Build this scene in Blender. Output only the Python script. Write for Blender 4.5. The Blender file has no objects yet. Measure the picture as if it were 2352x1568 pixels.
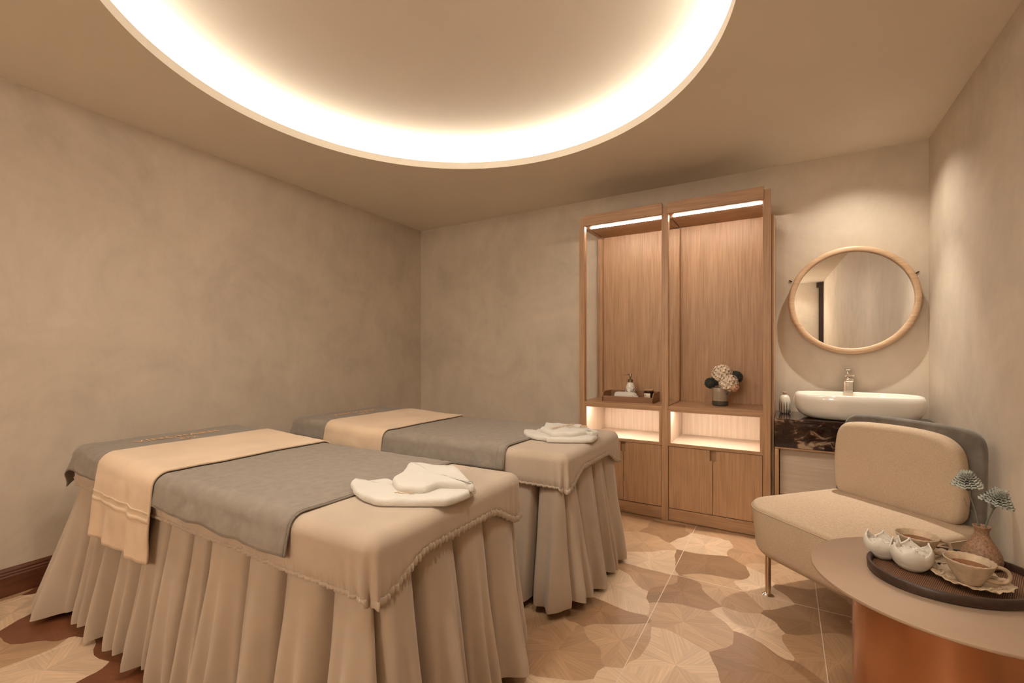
import bpy, bmesh, math, random
from mathutils import Vector, Matrix, noise
PI = math.pi
C = bpy.context.scene.collection
SC = bpy.context.scene

# ------------------------------------------------------------------ camera, world, large lights, exposure
cam_d = bpy.data.cameras.new('camera'); cam = bpy.data.objects.new('camera', cam_d); C.objects.link(cam)
cam_d.sensor_width = 36.0; cam_d.lens = 16.0; cam_d.shift_y = 25/2352
cam_d.clip_start = 0.02
cam.location = (0, 0, 1.2); cam.rotation_euler = (PI/2, 0, math.radians(30.94))
SC.camera = cam
w = bpy.data.worlds.new('world'); SC.world = w; w.use_nodes = True
w.node_tree.nodes['Background'].inputs[0].default_value = (1, .85, .7, 1)
w.node_tree.nodes['Background'].inputs[1].default_value = 0.05
SC.view_settings.view_transform = 'Standard'; SC.view_settings.look = 'None'
SC.view_settings.gamma = 1.0; SC.view_settings.use_curve_mapping = False
SC.view_settings.exposure = 0.10
SC.cycles.max_bounces = 7; SC.cycles.diffuse_bounces = 4; SC.cycles.glossy_bounces = 3; SC.cycles.transmission_bounces = 2
SC.cycles.use_light_tree = False
SC.cycles.caustics_reflective = False; SC.cycles.caustics_refractive = False
SC.cycles.use_adaptive_sampling = True; SC.cycles.adaptive_threshold = .08
WARM = (1.0, .925, .80)
COVE_E = 4.3; STRIP_E = 140.0; NICHE_E = 85.0; SPOT_W = 1.0

def spot(name, loc, target, watt, ang, blend, rad, col=WARM):
    d = bpy.data.lights.new(name, 'SPOT'); d.energy = watt; d.spot_size = math.radians(ang); d.spot_blend = blend
    d.shadow_soft_size = rad; d.color = col
    o = bpy.data.objects.new(name, d); C.objects.link(o); o.location = loc
    o.rotation_euler = (Vector(target)-Vector(loc)).to_track_quat('-Z', 'Y').to_euler()
    return o
def globe(name, loc, watt, rad, col=WARM):  # bare point light, used for the added rear fill
    d = bpy.data.lights.new(name, 'POINT'); d.energy = watt; d.shadow_soft_size = rad; d.color = col
    o = bpy.data.objects.new(name, d); C.objects.link(o); o.location = loc; return o
spot('downlight_over_basin', (.40, 3.44, 2.53), (.38, 3.42, 0), SPOT_W*32, 120, 1.0, .02)      # wide spill
spot('downlight_over_basin_beam', (.40, 3.44, 2.53), (.30, 3.30, 0), SPOT_W*104, 66, .9, .012)   # main beam of the same lamp
spot('downlight_rear_wall', (.25, -2.6, 2.53), (.25, -2.75, 0), 18, 110, .8, .03)
# fill spots added overhead out of view, no fixtures modelled
for k, (x, y) in enumerate(((-.2, .95), (-1.2, .85), (-2.1, .55))):
    spot('fill_spot', (x, y, 2.52), (x-.1, y+.6, 0), (46, 46, 26)[k], 150, 1.0, .09)
# unseen point lights added behind the photographer as frontal fill
globe('fill_point_rear_right', (-1.0, -2.5, 2.2), 88, .16)
globe('fill_point_rear_left', (-2.3, -2.75, 2.2), 14, .16)

# ------------------------------------------------------------------ materials
def nt(name):
    m = bpy.data.materials.new(name); m.use_nodes = True
    n = m.node_tree.nodes; return m, n, m.node_tree.links, n['Principled BSDF']
def ramp(n, stops):
    r = n.new('ShaderNodeValToRGB'); e = r.color_ramp.elements
    e[0].position, e[0].color = stops[0][0], (*stops[0][1], 1)
    e[1].position, e[1].color = stops[-1][0], (*stops[-1][1], 1)
    for p, c in stops[1:-1]:
        k = e.new(p); k.color = (*c, 1)
    return r
def noise_tex(n, l, scale, detail=4, rough=.55, vec=None, mscale=None, kind='Object', dist=0):
    if vec is None:
        tc = n.new('ShaderNodeTexCoord'); vec = tc.outputs[kind]
    if mscale:
        mp = n.new('ShaderNodeMapping'); mp.inputs['Scale'].default_value = mscale
        l.new(vec, mp.inputs['Vector']); vec = mp.outputs['Vector']
    t = n.new('ShaderNodeTexNoise'); t.inputs['Scale'].default_value = scale
    t.inputs['Detail'].default_value = detail; t.inputs['Roughness'].default_value = rough
    t.inputs['Distortion'].default_value = dist
    l.new(vec, t.inputs['Vector']); return t
def bump(n, l, b, src, strength, dist=.01):
    k = n.new('ShaderNodeBump'); k.inputs['Strength'].default_value = strength; k.inputs['Distance'].default_value = dist
    l.new(src, k.inputs['Height']); l.new(k.outputs['Normal'], b.inputs['Normal']); return k
def sc(c, f): return tuple(min(1, x*f) for x in c)
def mat(name, col, rough=.5, metal=0, var=.08, nscale=8, bmp=0, bscale=60, spec=.5, mscale=None, coat=0, sheen=0, trans=0, bdist=.004):
    m, n, l, b = nt(name)
    t = noise_tex(n, l, nscale, 4, .55, mscale=mscale)
    r = ramp(n, [(.3, sc(col, 1-var)), (.7, sc(col, 1+var))])
    l.new(t.outputs['Fac'], r.inputs['Fac']); l.new(r.outputs['Color'], b.inputs['Base Color'])
    b.inputs['Roughness'].default_value = rough; b.inputs['Metallic'].default_value = metal
    b.inputs['Specular IOR Level'].default_value = spec
    if coat: b.inputs['Coat Weight'].default_value = coat; b.inputs['Coat Roughness'].default_value = .05
    if sheen: b.inputs['Sheen Weight'].default_value = sheen; b.inputs['Sheen Roughness'].default_value = .5
    if trans: b.inputs['Transmission Weight'].default_value = trans
    if bmp:
        t2 = noise_tex(n, l, bscale, 3, .6); bump(n, l, b, t2.outputs['Fac'], bmp, bdist)
    return m
def wood(name, c1, c2, axis='z', rough=.42, fine=90):
    m, n, l, b = nt(name)
    long = {'x': (.05, 1, 1), 'y': (1, .05, 1), 'z': (1, 1, .05)}[axis]
    t1 = noise_tex(n, l, fine*1.5, 3, .6, mscale=tuple(v if v == 1 else .022 for v in long))
    t2 = noise_tex(n, l, 9, 3, .5, mscale=tuple(v if v == 1 else .12 for v in long), dist=.6)
    wv = n.new('ShaderNodeMath'); wv.operation = 'SINE'
    mul = n.new('ShaderNodeMath'); mul.operation = 'MULTIPLY'; mul.inputs[1].default_value = 30
    l.new(t2.outputs['Fac'], mul.inputs[0]); l.new(mul.outputs[0], wv.inputs[0])
    mx = n.new('ShaderNodeMath'); mx.operation = 'MULTIPLY_ADD'; mx.inputs[1].default_value = .055; l.new(wv.outputs[0], mx.inputs[0]); l.new(t1.outputs['Fac'], mx.inputs[2])
    r = ramp(n, [(.27, c2), (.73, c1)]); l.new(mx.outputs[0], r.inputs['Fac'])
    l.new(r.outputs['Color'], b.inputs['Base Color']); b.inputs['Roughness'].default_value = rough
    bump(n, l, b, t1.outputs['Fac'], .12, .002)
    return m
def emit(name, strength, col=WARM):
    m, n, l, b = nt(name)
    t = noise_tex(n, l, 3); r = ramp(n, [(0, sc(col, .98)), (1, col)])
    l.new(t.outputs['Fac'], r.inputs['Fac']); l.new(r.outputs['Color'], b.inputs['Emission Color'])
    b.inputs['Emission Strength'].default_value = strength; b.inputs['Base Color'].default_value = (.8, .7, .6, 1)
    return m
def stucco(name, col, sc1=1.7):
    m, n, l, b = nt(name)
    t = noise_tex(n, l, sc1, 5, .68, kind='Object', dist=.8)
    t2 = noise_tex(n, l, 7, 4, .7, mscale=(1, 1, .55))
    ad = n.new('ShaderNodeMath'); ad.operation = 'MULTIPLY_ADD'; ad.inputs[1].default_value = .45
    l.new(t2.outputs['Fac'], ad.inputs[0]); l.new(t.outputs['Fac'], ad.inputs[2])
    r = ramp(n, [(.50, sc(col, .87)), (.72, col), (.95, sc(col, 1.10))]); l.new(ad.outputs[0], r.inputs['Fac'])
    l.new(r.outputs['Color'], b.inputs['Base Color']); b.inputs['Roughness'].default_value = .62
    b.inputs['Specular IOR Level'].default_value = .25
    bump(n, l, b, t2.outputs['Fac'], .10, .006)
    return m

M_WALL = stucco('stucco_plaster', (.62, .528, .424))
M_CEIL = mat('ceiling_paint', (.86, .785, .68), .8, var=.02, nscale=2, spec=.1)
OAK1, OAK2 = (.52, .312, .175), (.335, .185, .096)
M_OAKV = wood('oak_veneer_vertical', OAK1, OAK2, 'z')
M_OAKH = wood('oak_veneer_horizontal', OAK1, OAK2, 'x')
M_OAKY = wood('oak_veneer_depth', OAK1, OAK2, 'y')
M_PALE = wood('pale_ash_veneer', (.70, .575, .455), (.56, .44, .34), 'x', .4, 60)
M_PALEV = wood('pale_ash_veneer_vertical', (.72, .60, .48), (.58, .46, .355), 'z', .4, 60)
M_RING = wood('mirror_frame_oak', (.60, .40, .25), (.47, .30, .18), 'x', .4, 60)
M_TRAYW = wood('teak_tray', (.30, .15, .07), (.20, .095, .042), 'x', .4, 50)
M_WENGE = wood('dark_walnut', (.060, .030, .020), (.028, .014, .011), 'x', .38, 70)
M_BASE = wood('mahogany_skirting', (.16, .055, .025), (.085, .028, .014), 'y', .33, 40)
M_DARKF = wood('dark_door_frame', (.045, .022, .014), (.022, .011, .008), 'z', .4, 40)
def cloth(name, col, weave=520, bmp=.35, var=.07, sheen=.25, nscale=5):
    return mat(name, col, .92, 0, var, nscale, bmp, weave, .15, sheen=sheen, bdist=.002)
M_SHEET = cloth('taupe_cotton_sheet', (.46, .36, .275), 900, .12)
M_SKIRT = cloth('taupe_skirt_fabric', (.43, .337, .257), 900, .12, .05)
M_GREY = cloth('grey_terry_towel', (.27, .225, .185), 420, .7, .10, .15, 30)
M_BEIGE = cloth('beige_terry_towel', (.70, .52, .36), 420, .7)
M_WHITE = cloth('white_terry_towel', (.66, .615, .55), 420, .8, .04)
M_THREAD = cloth('orange_embroidery_thread', (.78, .40, .17), 900, .2)
M_THREAD2 = cloth('tan_embroidery_thread', (.55, .36, .22), 900, .2)
def woven(name, c):
    m, n, l, b = nt(name)
    a = noise_tex(n, l, 1, 2, .6, mscale=(120, 120, 900)); q = noise_tex(n, l, 1, 2, .6, mscale=(900, 900, 120))
    ad = n.new('ShaderNodeMath'); ad.operation = 'ADD'; l.new(a.outputs['Fac'], ad.inputs[0]); l.new(q.outputs['Fac'], ad.inputs[1])
    r = ramp(n, [(.38, sc(c, .84)), (.62, sc(c, 1.12))]); dv = n.new('ShaderNodeMath'); dv.operation = 'MULTIPLY'; dv.inputs[1].default_value = .5
    l.new(ad.outputs[0], dv.inputs[0]); l.new(dv.outputs[0], r.inputs['Fac']); l.new(r.outputs['Color'], b.inputs['Base Color'])
    b.inputs['Roughness'].default_value = .95; b.inputs['Specular IOR Level'].default_value = .15
    bump(n, l, b, dv.outputs[0], .3, .002); return m
M_LINEN = woven('cream_linen_upholstery', (.53, .40, .285))
M_VELV = cloth('grey_velvet', (.145, .122, .10), 60, .2, .28, .4, 14)
M_BRASS = mat('satin_bronze_top', (.46, .335, .24), .5, .5, .04, 5, .05, 900)
M_COPPER = mat('polished_copper_drum', (.42, .175, .075), .26, .65, .05, 3, .03, 700)
M_LEG = mat('satin_brass_leg', (.50, .36, .24), .28, 1, .04)
M_CHROME = mat('chrome', (.85, .83, .80), .07, 1, .02)
M_PORC = mat('white_porcelain', (.84, .78, .70), .10, 0, .01, 3, coat=.6)
M_BISC = mat('unglazed_white_ceramic', (.72, .66, .58), .5, 0, .05, 12, .15, 120)
M_STONEW = mat('speckled_stoneware', (.50, .37, .25), .55, 0, .22, 30, .4, 60)
M_VASEB = mat('brown_speckled_clay', (.27, .15, .085), .6, 0, .45, 190, .4, 200)
M_TEA = mat('black_tea', (.20, .06, .018), .05, 0, .1)
M_MIRROR = mat('mirror_silver', (.82, .80, .77), .0, 1, .004)
M_GROUT = mat('pale_grout', (.72, .60, .48), .6, 0, .05)
M_CANDLE = mat('amber_glass_jar', (.035, .010, .008), .08, 0, .1, coat=.8)
M_LABEL = mat('cream_paper_label', (.74, .64, .52), .8, 0, .03)
M_INK = mat('dark_ink', (.08, .06, .05), .7, 0, .05)
M_PEWTER = mat('antique_bronze_pump', (.30, .23, .16), .28, 1, .1)
M_PETALW = mat('white_hydrangea_petal', (.84, .70, .56), .7, 0, .10, 40)
M_PETALP = mat('peach_hydrangea_petal', (.78, .50, .33), .7, 0, .10, 40)
M_DARKFL = mat('dark_green_fuzzy_flower', (.055, .058, .050), .9, 0, .3, 90)
M_CARN = mat('pale_sage_carnation', (.40, .40, .345), .75, 0, .14, 60)
M_STEM = mat('grey_green_stem', (.15, .15, .115), .7, 0, .2, 40)
M_PVASE = mat('taupe_ceramic_vase', (.36, .275, .20), .35, 0, .06, 20, .3, 40, mscale=(.2, .2, 6))
M_PVASED = mat('dark_glazed_vase_foot', (.075, .070, .055), .3, 0, .1)
M_PIPE = mat('white_waste_pipe', (.85, .80, .74), .3, 0, .02)

def marble():
    m, n, l, b = nt('dark_emperador_marble')
    t = noise_tex(n, l, 9, 8, .72, mscale=(1, 1, 1.6), dist=1.8)
    t2 = noise_tex(n, l, 3.2, 3, .5, dist=.5)
    mu = n.new('ShaderNodeMath'); mu.operation = 'MULTIPLY'; l.new(t.outputs['Fac'], mu.inputs[0]); l.new(t2.outputs['Fac'], mu.inputs[1])
    r = ramp(n, [(.22, (.020, .010, .008)), (.285, (.042, .020, .013)), (.315, (.26, .17, .11)), (.36, (.40, .29, .20))])
    l.new(mu.outputs[0], r.inputs['Fac']); l.new(r.outputs['Color'], b.inputs['Base Color']); b.inputs['Roughness'].default_value = .06
    return m
M_MARBLE = marble()
def floral():
    m, n, l, b = nt('white_ceramic_with_dark_floral_print')
    t = noise_tex(n, l, 70, 4, .6, dist=1.5); tc = n.new('ShaderNodeTexCoord'); s = n.new('ShaderNodeSeparateXYZ'); l.new(tc.outputs['Object'], s.inputs[0])
    mr = n.new('ShaderNodeMapRange'); mr.inputs[1].default_value = .07; mr.inputs[2].default_value = .13; mr.inputs[3].default_value = .05; mr.inputs[4].default_value = -.14
    l.new(s.outputs['Z'], mr.inputs[0]); ad = n.new('ShaderNodeMath'); l.new(mr.outputs[0], ad.inputs[0]); l.new(t.outputs['Fac'], ad.inputs[1])
    r = ramp(n, [(.52, (.80, .74, .66)), (.56, (.10, .10, .095))]); l.new(ad.outputs[0], r.inputs['Fac']); l.new(r.outputs['Color'], b.inputs['Base Color'])
    b.inputs['Roughness'].default_value = .15; return m
M_FLORAL = floral()
def striped():
    m, n, l, b = nt('cream_ceramic_with_dark_stripes')
    tc = n.new('ShaderNodeTexCoord'); s = n.new('ShaderNodeSeparateXYZ'); l.new(tc.outputs['Object'], s.inputs[0])
    at = n.new('ShaderNodeMath'); at.operation = 'ARCTAN2'; l.new(s.outputs['Y'], at.inputs[0]); l.new(s.outputs['X'], at.inputs[1])
    mu = n.new('ShaderNodeMath'); mu.operation = 'MULTIPLY'; mu.inputs[1].default_value = 14; l.new(at.outputs[0], mu.inputs[0])
    si = n.new('ShaderNodeMath'); si.operation = 'SINE'; l.new(mu.outputs[0], si.inputs[0])
    mr = n.new('ShaderNodeMapRange'); mr.inputs[1].default_value = .05; mr.inputs[2].default_value = .10; mr.inputs[3].default_value = .3; mr.inputs[4].default_value = -.8; l.new(s.outputs['Z'], mr.inputs[0])
    ad = n.new('ShaderNodeMath'); l.new(si.outputs[0], ad.inputs[0]); l.new(mr.outputs[0], ad.inputs[1])
    r = ramp(n, [(.45, (.66, .58, .48)), (.62, (.16, .13, .10))]); l.new(ad.outputs[0], r.inputs['Fac']); l.new(r.outputs['Color'], b.inputs['Base Color'])
    b.inputs['Roughness'].default_value = .3; return m
M_STRIPE = striped()
def rattan():
    m, n, l, b = nt('woven_rattan')
    tc = n.new('ShaderNodeTexCoord'); mp = n.new('ShaderNodeMapping'); mp.inputs['Scale'].default_value = (290, 290, 290); l.new(tc.outputs['Object'], mp.inputs[0])
    s = n.new('ShaderNodeSeparateXYZ'); l.new(mp.outputs[0], s.inputs[0])
    def sn(o, k):
        mu = n.new('ShaderNodeMath'); mu.operation = 'MULTIPLY'; mu.inputs[1].default_value = k; l.new(o, mu.inputs[0])
        x = n.new('ShaderNodeMath'); x.operation = 'SINE'; l.new(mu.outputs[0], x.inputs[0]); return x.outputs[0]
    a, c = sn(s.outputs['X'], 3.0), sn(s.outputs['Y'], 4.5)
    mu = n.new('ShaderNodeMath'); mu.operation = 'MULTIPLY'; l.new(a, mu.inputs[0]); l.new(c, mu.inputs[1])
    r = ramp(n, [(.35, (.045, .018, .010)), (.75, (.33, .16, .08))]); mr = n.new('ShaderNodeMapRange'); mr.inputs[1].default_value = -1; l.new(mu.outputs[0], mr.inputs[0])
    l.new(mr.outputs[0], r.inputs['Fac']); l.new(r.outputs['Color'], b.inputs['Base Color']); b.inputs['Roughness'].default_value = .5
    bump(n, l, b, mr.outputs[0], .6, .003); return m
M_RATTAN = rattan()
def inlay():
    m, n, l, b = nt('wood_inlay_piece')
    tc = n.new('ShaderNodeTexCoord'); oi = n.new('ShaderNodeObjectInfo'); s = n.new('ShaderNodeSeparateXYZ'); l.new(tc.outputs['Object'], s.inputs[0])
    def M(op, a, bb=None, cc=None):
        k = n.new('ShaderNodeMath'); k.operation = op
        for i, v in enumerate((a, bb, cc)):
            if v is None: continue
            if isinstance(v, (int, float)): k.inputs[i].default_value = v
            else: l.new(v, k.inputs[i])
        return k.outputs[0]
    N = 8
    wob = noise_tex(n, l, 6, 2, .5)
    at = M('ARCTAN2', s.outputs['Y'], s.outputs['X'])
    ph = M('MULTIPLY_ADD', oi.outputs['Random'], 6.283, at)
    ph = M('MULTIPLY_ADD', wob.outputs['Fac'], .35, ph)
    k = M('FLOOR', M('MULTIPLY', ph, N/(2*PI)))
    rnd = M('FRACT', M('MULTIPLY', M('SINE', M('MULTIPLY_ADD', k, 12.9898, M('MULTIPLY', oi.outputs['Random'], 78.2))), 43758.5453))
    ang = M('SUBTRACT', M('MULTIPLY', M('ADD', k, .5), 2*PI/N), M('MULTIPLY', oi.outputs['Random'], 6.283))
    ang = M('MULTIPLY_ADD', M('SUBTRACT', rnd, .5), .9, ang)
    vr = n.new('ShaderNodeVectorRotate'); vr.rotation_type = 'Z_AXIS'; l.new(tc.outputs['Object'], vr.inputs['Vector']); l.new(M('MULTIPLY', ang, -1), vr.inputs['Angle'])
    g = noise_tex(n, l, 1, 3, .6, vec=vr.outputs[0], mscale=(5, 110, 1)); g2 = noise_tex(n, l, 1, 2, .5, vec=vr.outputs[0], mscale=(2, 24, 1))
    tone = M('ADD', M('MULTIPLY_ADD', M('SUBTRACT', rnd, .5), .17, 1.0), M('ADD', M('MULTIPLY', M('SUBTRACT', g.outputs['Fac'], .5), .70), M('MULTIPLY', M('SUBTRACT', g2.outputs['Fac'], .5), .35)))
    vm = n.new('ShaderNodeVectorMath'); vm.operation = 'SCALE'; l.new(oi.outputs['Color'], vm.inputs[0]); l.new(tone, vm.inputs['Scale'])
    l.new(vm.outputs[0], b.inputs['Base Color']); b.inputs['Roughness'].default_value = .33; b.inputs['Specular IOR Level'].default_value = .5
    bump(n, l, b, g.outputs['Fac'], .05, .002)
    return m
M_INLAY = inlay()
M_SUBFL = wood('subfloor_oak', (.40, .25, .15), (.30, .18, .10), 'x', .4, 40)

# ------------------------------------------------------------------ mesh helpers
class MB:
    def __init__(s): s.v = []; s.f = []
    def add(s, v, f):
        o = len(s.v); s.v += [tuple(p) for p in v]; s.f += [tuple(i+o for i in q) for q in f]; return s
    def box(s, x0, x1, y0, y1, z0, z1):
        v = [(x, y, z) for x in (x0, x1) for y in (y0, y1) for z in (z0, z1)]
        return s.add(v, [(0, 1, 3, 2), (4, 6, 7, 5), (0, 4, 5, 1), (2, 3, 7, 6), (0, 2, 6, 4), (1, 5, 7, 3)])
    def rings(s, rings, closed=True, cap0=False, cap1=False):
        n = len(rings[0]); v = [p for r in rings for p in r]; f = []
        for i in range(len(rings)-1):
            for j in range(n if closed else n-1):
                k = (j+1) % n; f.append((i*n+j, i*n+k, (i+1)*n+k, (i+1)*n+j))
        if cap0: f.append(tuple(range(n-1, -1, -1)))
        if cap1: f.append(tuple((len(rings)-1)*n+j for j in range(n)))
        return s.add(v, f)
    def lathe(s, prof, seg=32, c=(0, 0, 0), fn=None, cap=True):
        R = []
        for r, z in prof:
            R.append([(c[0]+r*(fn(2*PI*j/seg, r, z) if fn else 1)*math.cos(2*PI*j/seg), c[1]+r*(fn(2*PI*j/seg, r, z) if fn else 1)*math.sin(2*PI*j/seg), c[2]+z) for j in range(seg)])
        return s.rings(R, True, cap, cap)
    def tube(s, path, rad, seg=10, cap=True):
        path = [Vector(p) for p in path]; R = []; n = len(path)
        t0 = (path[1]-path[0]).normalized(); up = Vector((0, 0, 1)) if abs(t0.z) < .9 else Vector((1, 0, 0))
        for i, p in enumerate(path):
            t = (path[min(i+1, n-1)]-path[max(i-1, 0)]).normalized()
            a = t.cross(up).normalized(); bb = a.cross(t).normalized(); up = bb
            r = rad[i] if isinstance(rad, (list, tuple)) else rad
            R.append([p+r*(math.cos(2*PI*j/seg)*a+math.sin(2*PI*j/seg)*bb) for j in range(seg)])
        return s.rings(R, True, cap, cap)
    def prism(s, poly, z0, z1):
        n = len(poly); v = [(x, y, z0) for x, y in poly]+[(x, y, z1) for x, y in poly]
        return s.add(v, [tuple(range(n-1, -1, -1)), tuple(range(n, 2*n))]+[(i, (i+1) % n, n+(i+1) % n, n+i) for i in range(n)])
    def grid(s, nu, nv, fn):
        v = [fn(i/(nu-1), j/(nv-1)) for j in range(nv) for i in range(nu)]
        return s.add(v, [(j*nu+i, j*nu+i+1, (j+1)*nu+i+1, (j+1)*nu+i) for j in range(nv-1) for i in range(nu-1)])
    def xf(s, M):
        s.v = [tuple(M @ Vector(p)) for p in s.v]; return s
    def mesh(s, name, smooth=False, merge=True):
        me = bpy.data.meshes.new(name); me.from_pydata(s.v, [], s.f)
        bm = bmesh.new(); bm.from_mesh(me)
        if merge: bmesh.ops.remove_doubles(bm, verts=bm.verts, dist=1e-6)
        bmesh.ops.recalc_face_normals(bm, faces=bm.faces)
        bm.to_mesh(me); bm.free()
        if smooth:
            for p in me.polygons: p.use_smooth = True
        return me
    def build(s, name, m, parent=None, smooth=False, loc=None, bevel=0, seg=2, thick=0, angle=None):
        o = bpy.data.objects.new(name, s.mesh(name, smooth)); C.objects.link(o)
        o.data.materials.append(m)
        if parent is not None: o.parent = parent
        if loc: o.location = loc
        if thick:
            k = o.modifiers.new('thickness', 'SOLIDIFY'); k.thickness = thick; k.offset = 0
        if bevel:
            k = o.modifiers.new('bevel', 'BEVEL'); k.width = bevel; k.segments = seg; k.limit_method = 'ANGLE'; k.angle_limit = math.radians(40)
        if smooth and angle:
            try: o.data.set_sharp_from_angle(angle=math.radians(angle))
            except Exception: pass
        return o
def tag(o, label=None, cat=None, group=None, kind=None):
    if label: o['label'] = label
    if cat: o['category'] = cat
    if group: o['group'] = group
    if kind: o['kind'] = kind
    return o
def thing(name, label, cat, loc=(0, 0, 0), rz=0, group=None):
    o = bpy.data.objects.new(name, None); C.objects.link(o); o.location = loc; o.rotation_euler = (0, 0, rz); o.empty_display_size = .1
    return tag(o, label, cat, group)
def catmull(pts, k=4, closed=True):
    out = []; n = len(pts)
    for i in range(n if closed else n-1):
        g = lambda j: pts[(i+j) % n] if closed else pts[max(0, min(n-1, i+j))]
        p0, p1, p2, p3 = g(-1), g(0), g(1), g(2)
        for a in range(k):
            t = a/k
            out.append(tuple(.5*((2*p1[d])+(-p0[d]+p2[d])*t+(2*p0[d]-5*p1[d]+4*p2[d]-p3[d])*t*t+(-p0[d]+3*p1[d]-3*p2[d]+p3[d])*t**3) for d in range(len(p1))))
    if not closed: out.append(tuple(pts[-1]))
    return out
def ccw(p):
    a = sum(p[i][0]*p[(i+1) % len(p)][1]-p[(i+1) % len(p)][0]*p[i][1] for i in range(len(p)))
    return p if a > 0 else p[::-1]
def inset(p, d):
    n = len(p); out = []
    for i in range(n):
        a, b2, c = Vector(p[i-1]), Vector(p[i]), Vector(p[(i+1) % n])
        e1 = (b2-a).normalized(); e2 = (c-b2).normalized()
        nn = Vector((-(e1+e2).y, (e1+e2).x))
        nn = nn.normalized() if nn.length > 1e-6 else Vector((-e1.y, e1.x))
        out.append(tuple(b2+nn*d))
    return out
def pillow(poly, z0, z1, rb, rt, dome=0, seg=5, flatten=(.82, .6, .35, .12), center=None):
    """closed cushion-like body over a plan outline, edges rounded by rb below and rt above, domed by dome"""
    poly = ccw(list(poly)); mb = MB()
    # bottom ring fully inset, rising onto the outline, then the top edge rounds back in
    R = [[(x, y, z0+rb*(1-math.cos(PI/2*(k/seg)))) for x, y in inset(poly, rb*(1-math.sin(PI/2*(k/seg))))] for k in range(seg+1)]
    R += [[(x, y, z1-rt*(1-math.sin(PI/2*(k/seg)))) for x, y in inset(poly, rt*(1-math.cos(PI/2*(k/seg))))] for k in range(seg+1)]
    top = R[-1]; cx = sum(p[0] for p in top)/len(top); cy = sum(p[1] for p in top)/len(top)
    if center: cx, cy = center
    for f in flatten:
        R.append([(cx+(x-cx)*f, cy+(y-cy)*f, z1+dome*(1-f*f)) for x, y, _ in top])
    mb.rings(R, True, True, True)
    return mb
def rrect(x0, x1, y0, y1, r, k=6):
    rs = r if isinstance(r, (list, tuple)) else (r, r, r, r)
    out = []
    for (cx, cy, a0, rr) in ((x1-rs[0], y1-rs[0], 0, rs[0]), (x0+rs[1], y1-rs[1], 90, rs[1]), (x0+rs[2], y0+rs[2], 180, rs[2]), (x1-rs[3], y0+rs[3], 270, rs[3])):
        for i in range(k+1):
            a = math.radians(a0+90*i/k); out.append((cx+rr*math.cos(a), cy+rr*math.sin(a)))
    return out
def densify(p, step):
    out = []
    for i in range(len(p)):
        a, b2 = Vector(p[i]), Vector(p[(i+1) % len(p)]); n = max(1, int((b2-a).length/step))
        out += [tuple(a.lerp(b2, k/n)) for k in range(n)]
    return out
def text_mesh(txt, size, depth=.0006, shear=0, space=1.0):
    cu = bpy.data.curves.new('lettering', 'FONT'); cu.body = txt; cu.size = size; cu.extrude = depth; cu.align_x = 'CENTER'; cu.shear = shear; cu.space_character = space
    o = bpy.data.objects.new('lettering', cu); C.objects.link(o)
    dg = bpy.context.evaluated_depsgraph_get(); dg.update()
    me = bpy.data.meshes.new_from_object(o.evaluated_get(dg))
    bpy.data.objects.remove(o); bpy.data.curves.remove(cu); return me
def text(name, txt, size, m, parent, matrix, **kw):
    me = text_mesh(txt, size, **kw); me.materials.clear(); me.materials.append(m)
    o = bpy.data.objects.new(name, me); C.objects.link(o); o.parent = parent; o.matrix_local = matrix; return o
def smooth01(t): t = max(0, min(1, t)); return t*t*(3-2*t)

# ------------------------------------------------------------------ room shell
CH = 2.545
def lx(y): return -3.463+.0527*(3.81-y)          # left wall runs slightly out of square
def rx(y): return .778
YB, YR = 3.81, -3.0
def wallprism(name, a, b2, t, label, top=2.9):
    a, b2 = Vector(a), Vector(b2); d = (b2-a).normalized(); nrm = Vector((d.y, -d.x))*t
    o = MB().prism([tuple(a), tuple(b2), tuple(b2+nrm), tuple(a+nrm)], 0, top).build(name, M_WALL)
    return tag(o, label, 'wall', kind='structure')
wallprism('wall_left', (lx(YB), YB), (lx(YR), YR), .1, 'long plain stucco wall at the heads of the beds')
wallprism('wall_back', (lx(YB)-.1, YB), (rx(YB)+.1, YB), -.1, 'stucco wall behind the cabinet and the mirror')
wr = wallprism('wall_right', (rx(YB), YB), (rx(YR), YR), -.1, 'stucco wall beside the lounge chair and side table')
MB().prism([(.778, 1.2), (.63, YR), (.778, YR)], 0, 2.60).build('wall_splay', M_WALL, wr)   # the wall runs inwards behind the photographer
wallprism('wall_rear', (lx(YR)-.1, YR), (rx(YR)+.1, YR), .1, 'stucco wall reflected in the round mirror')

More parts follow.
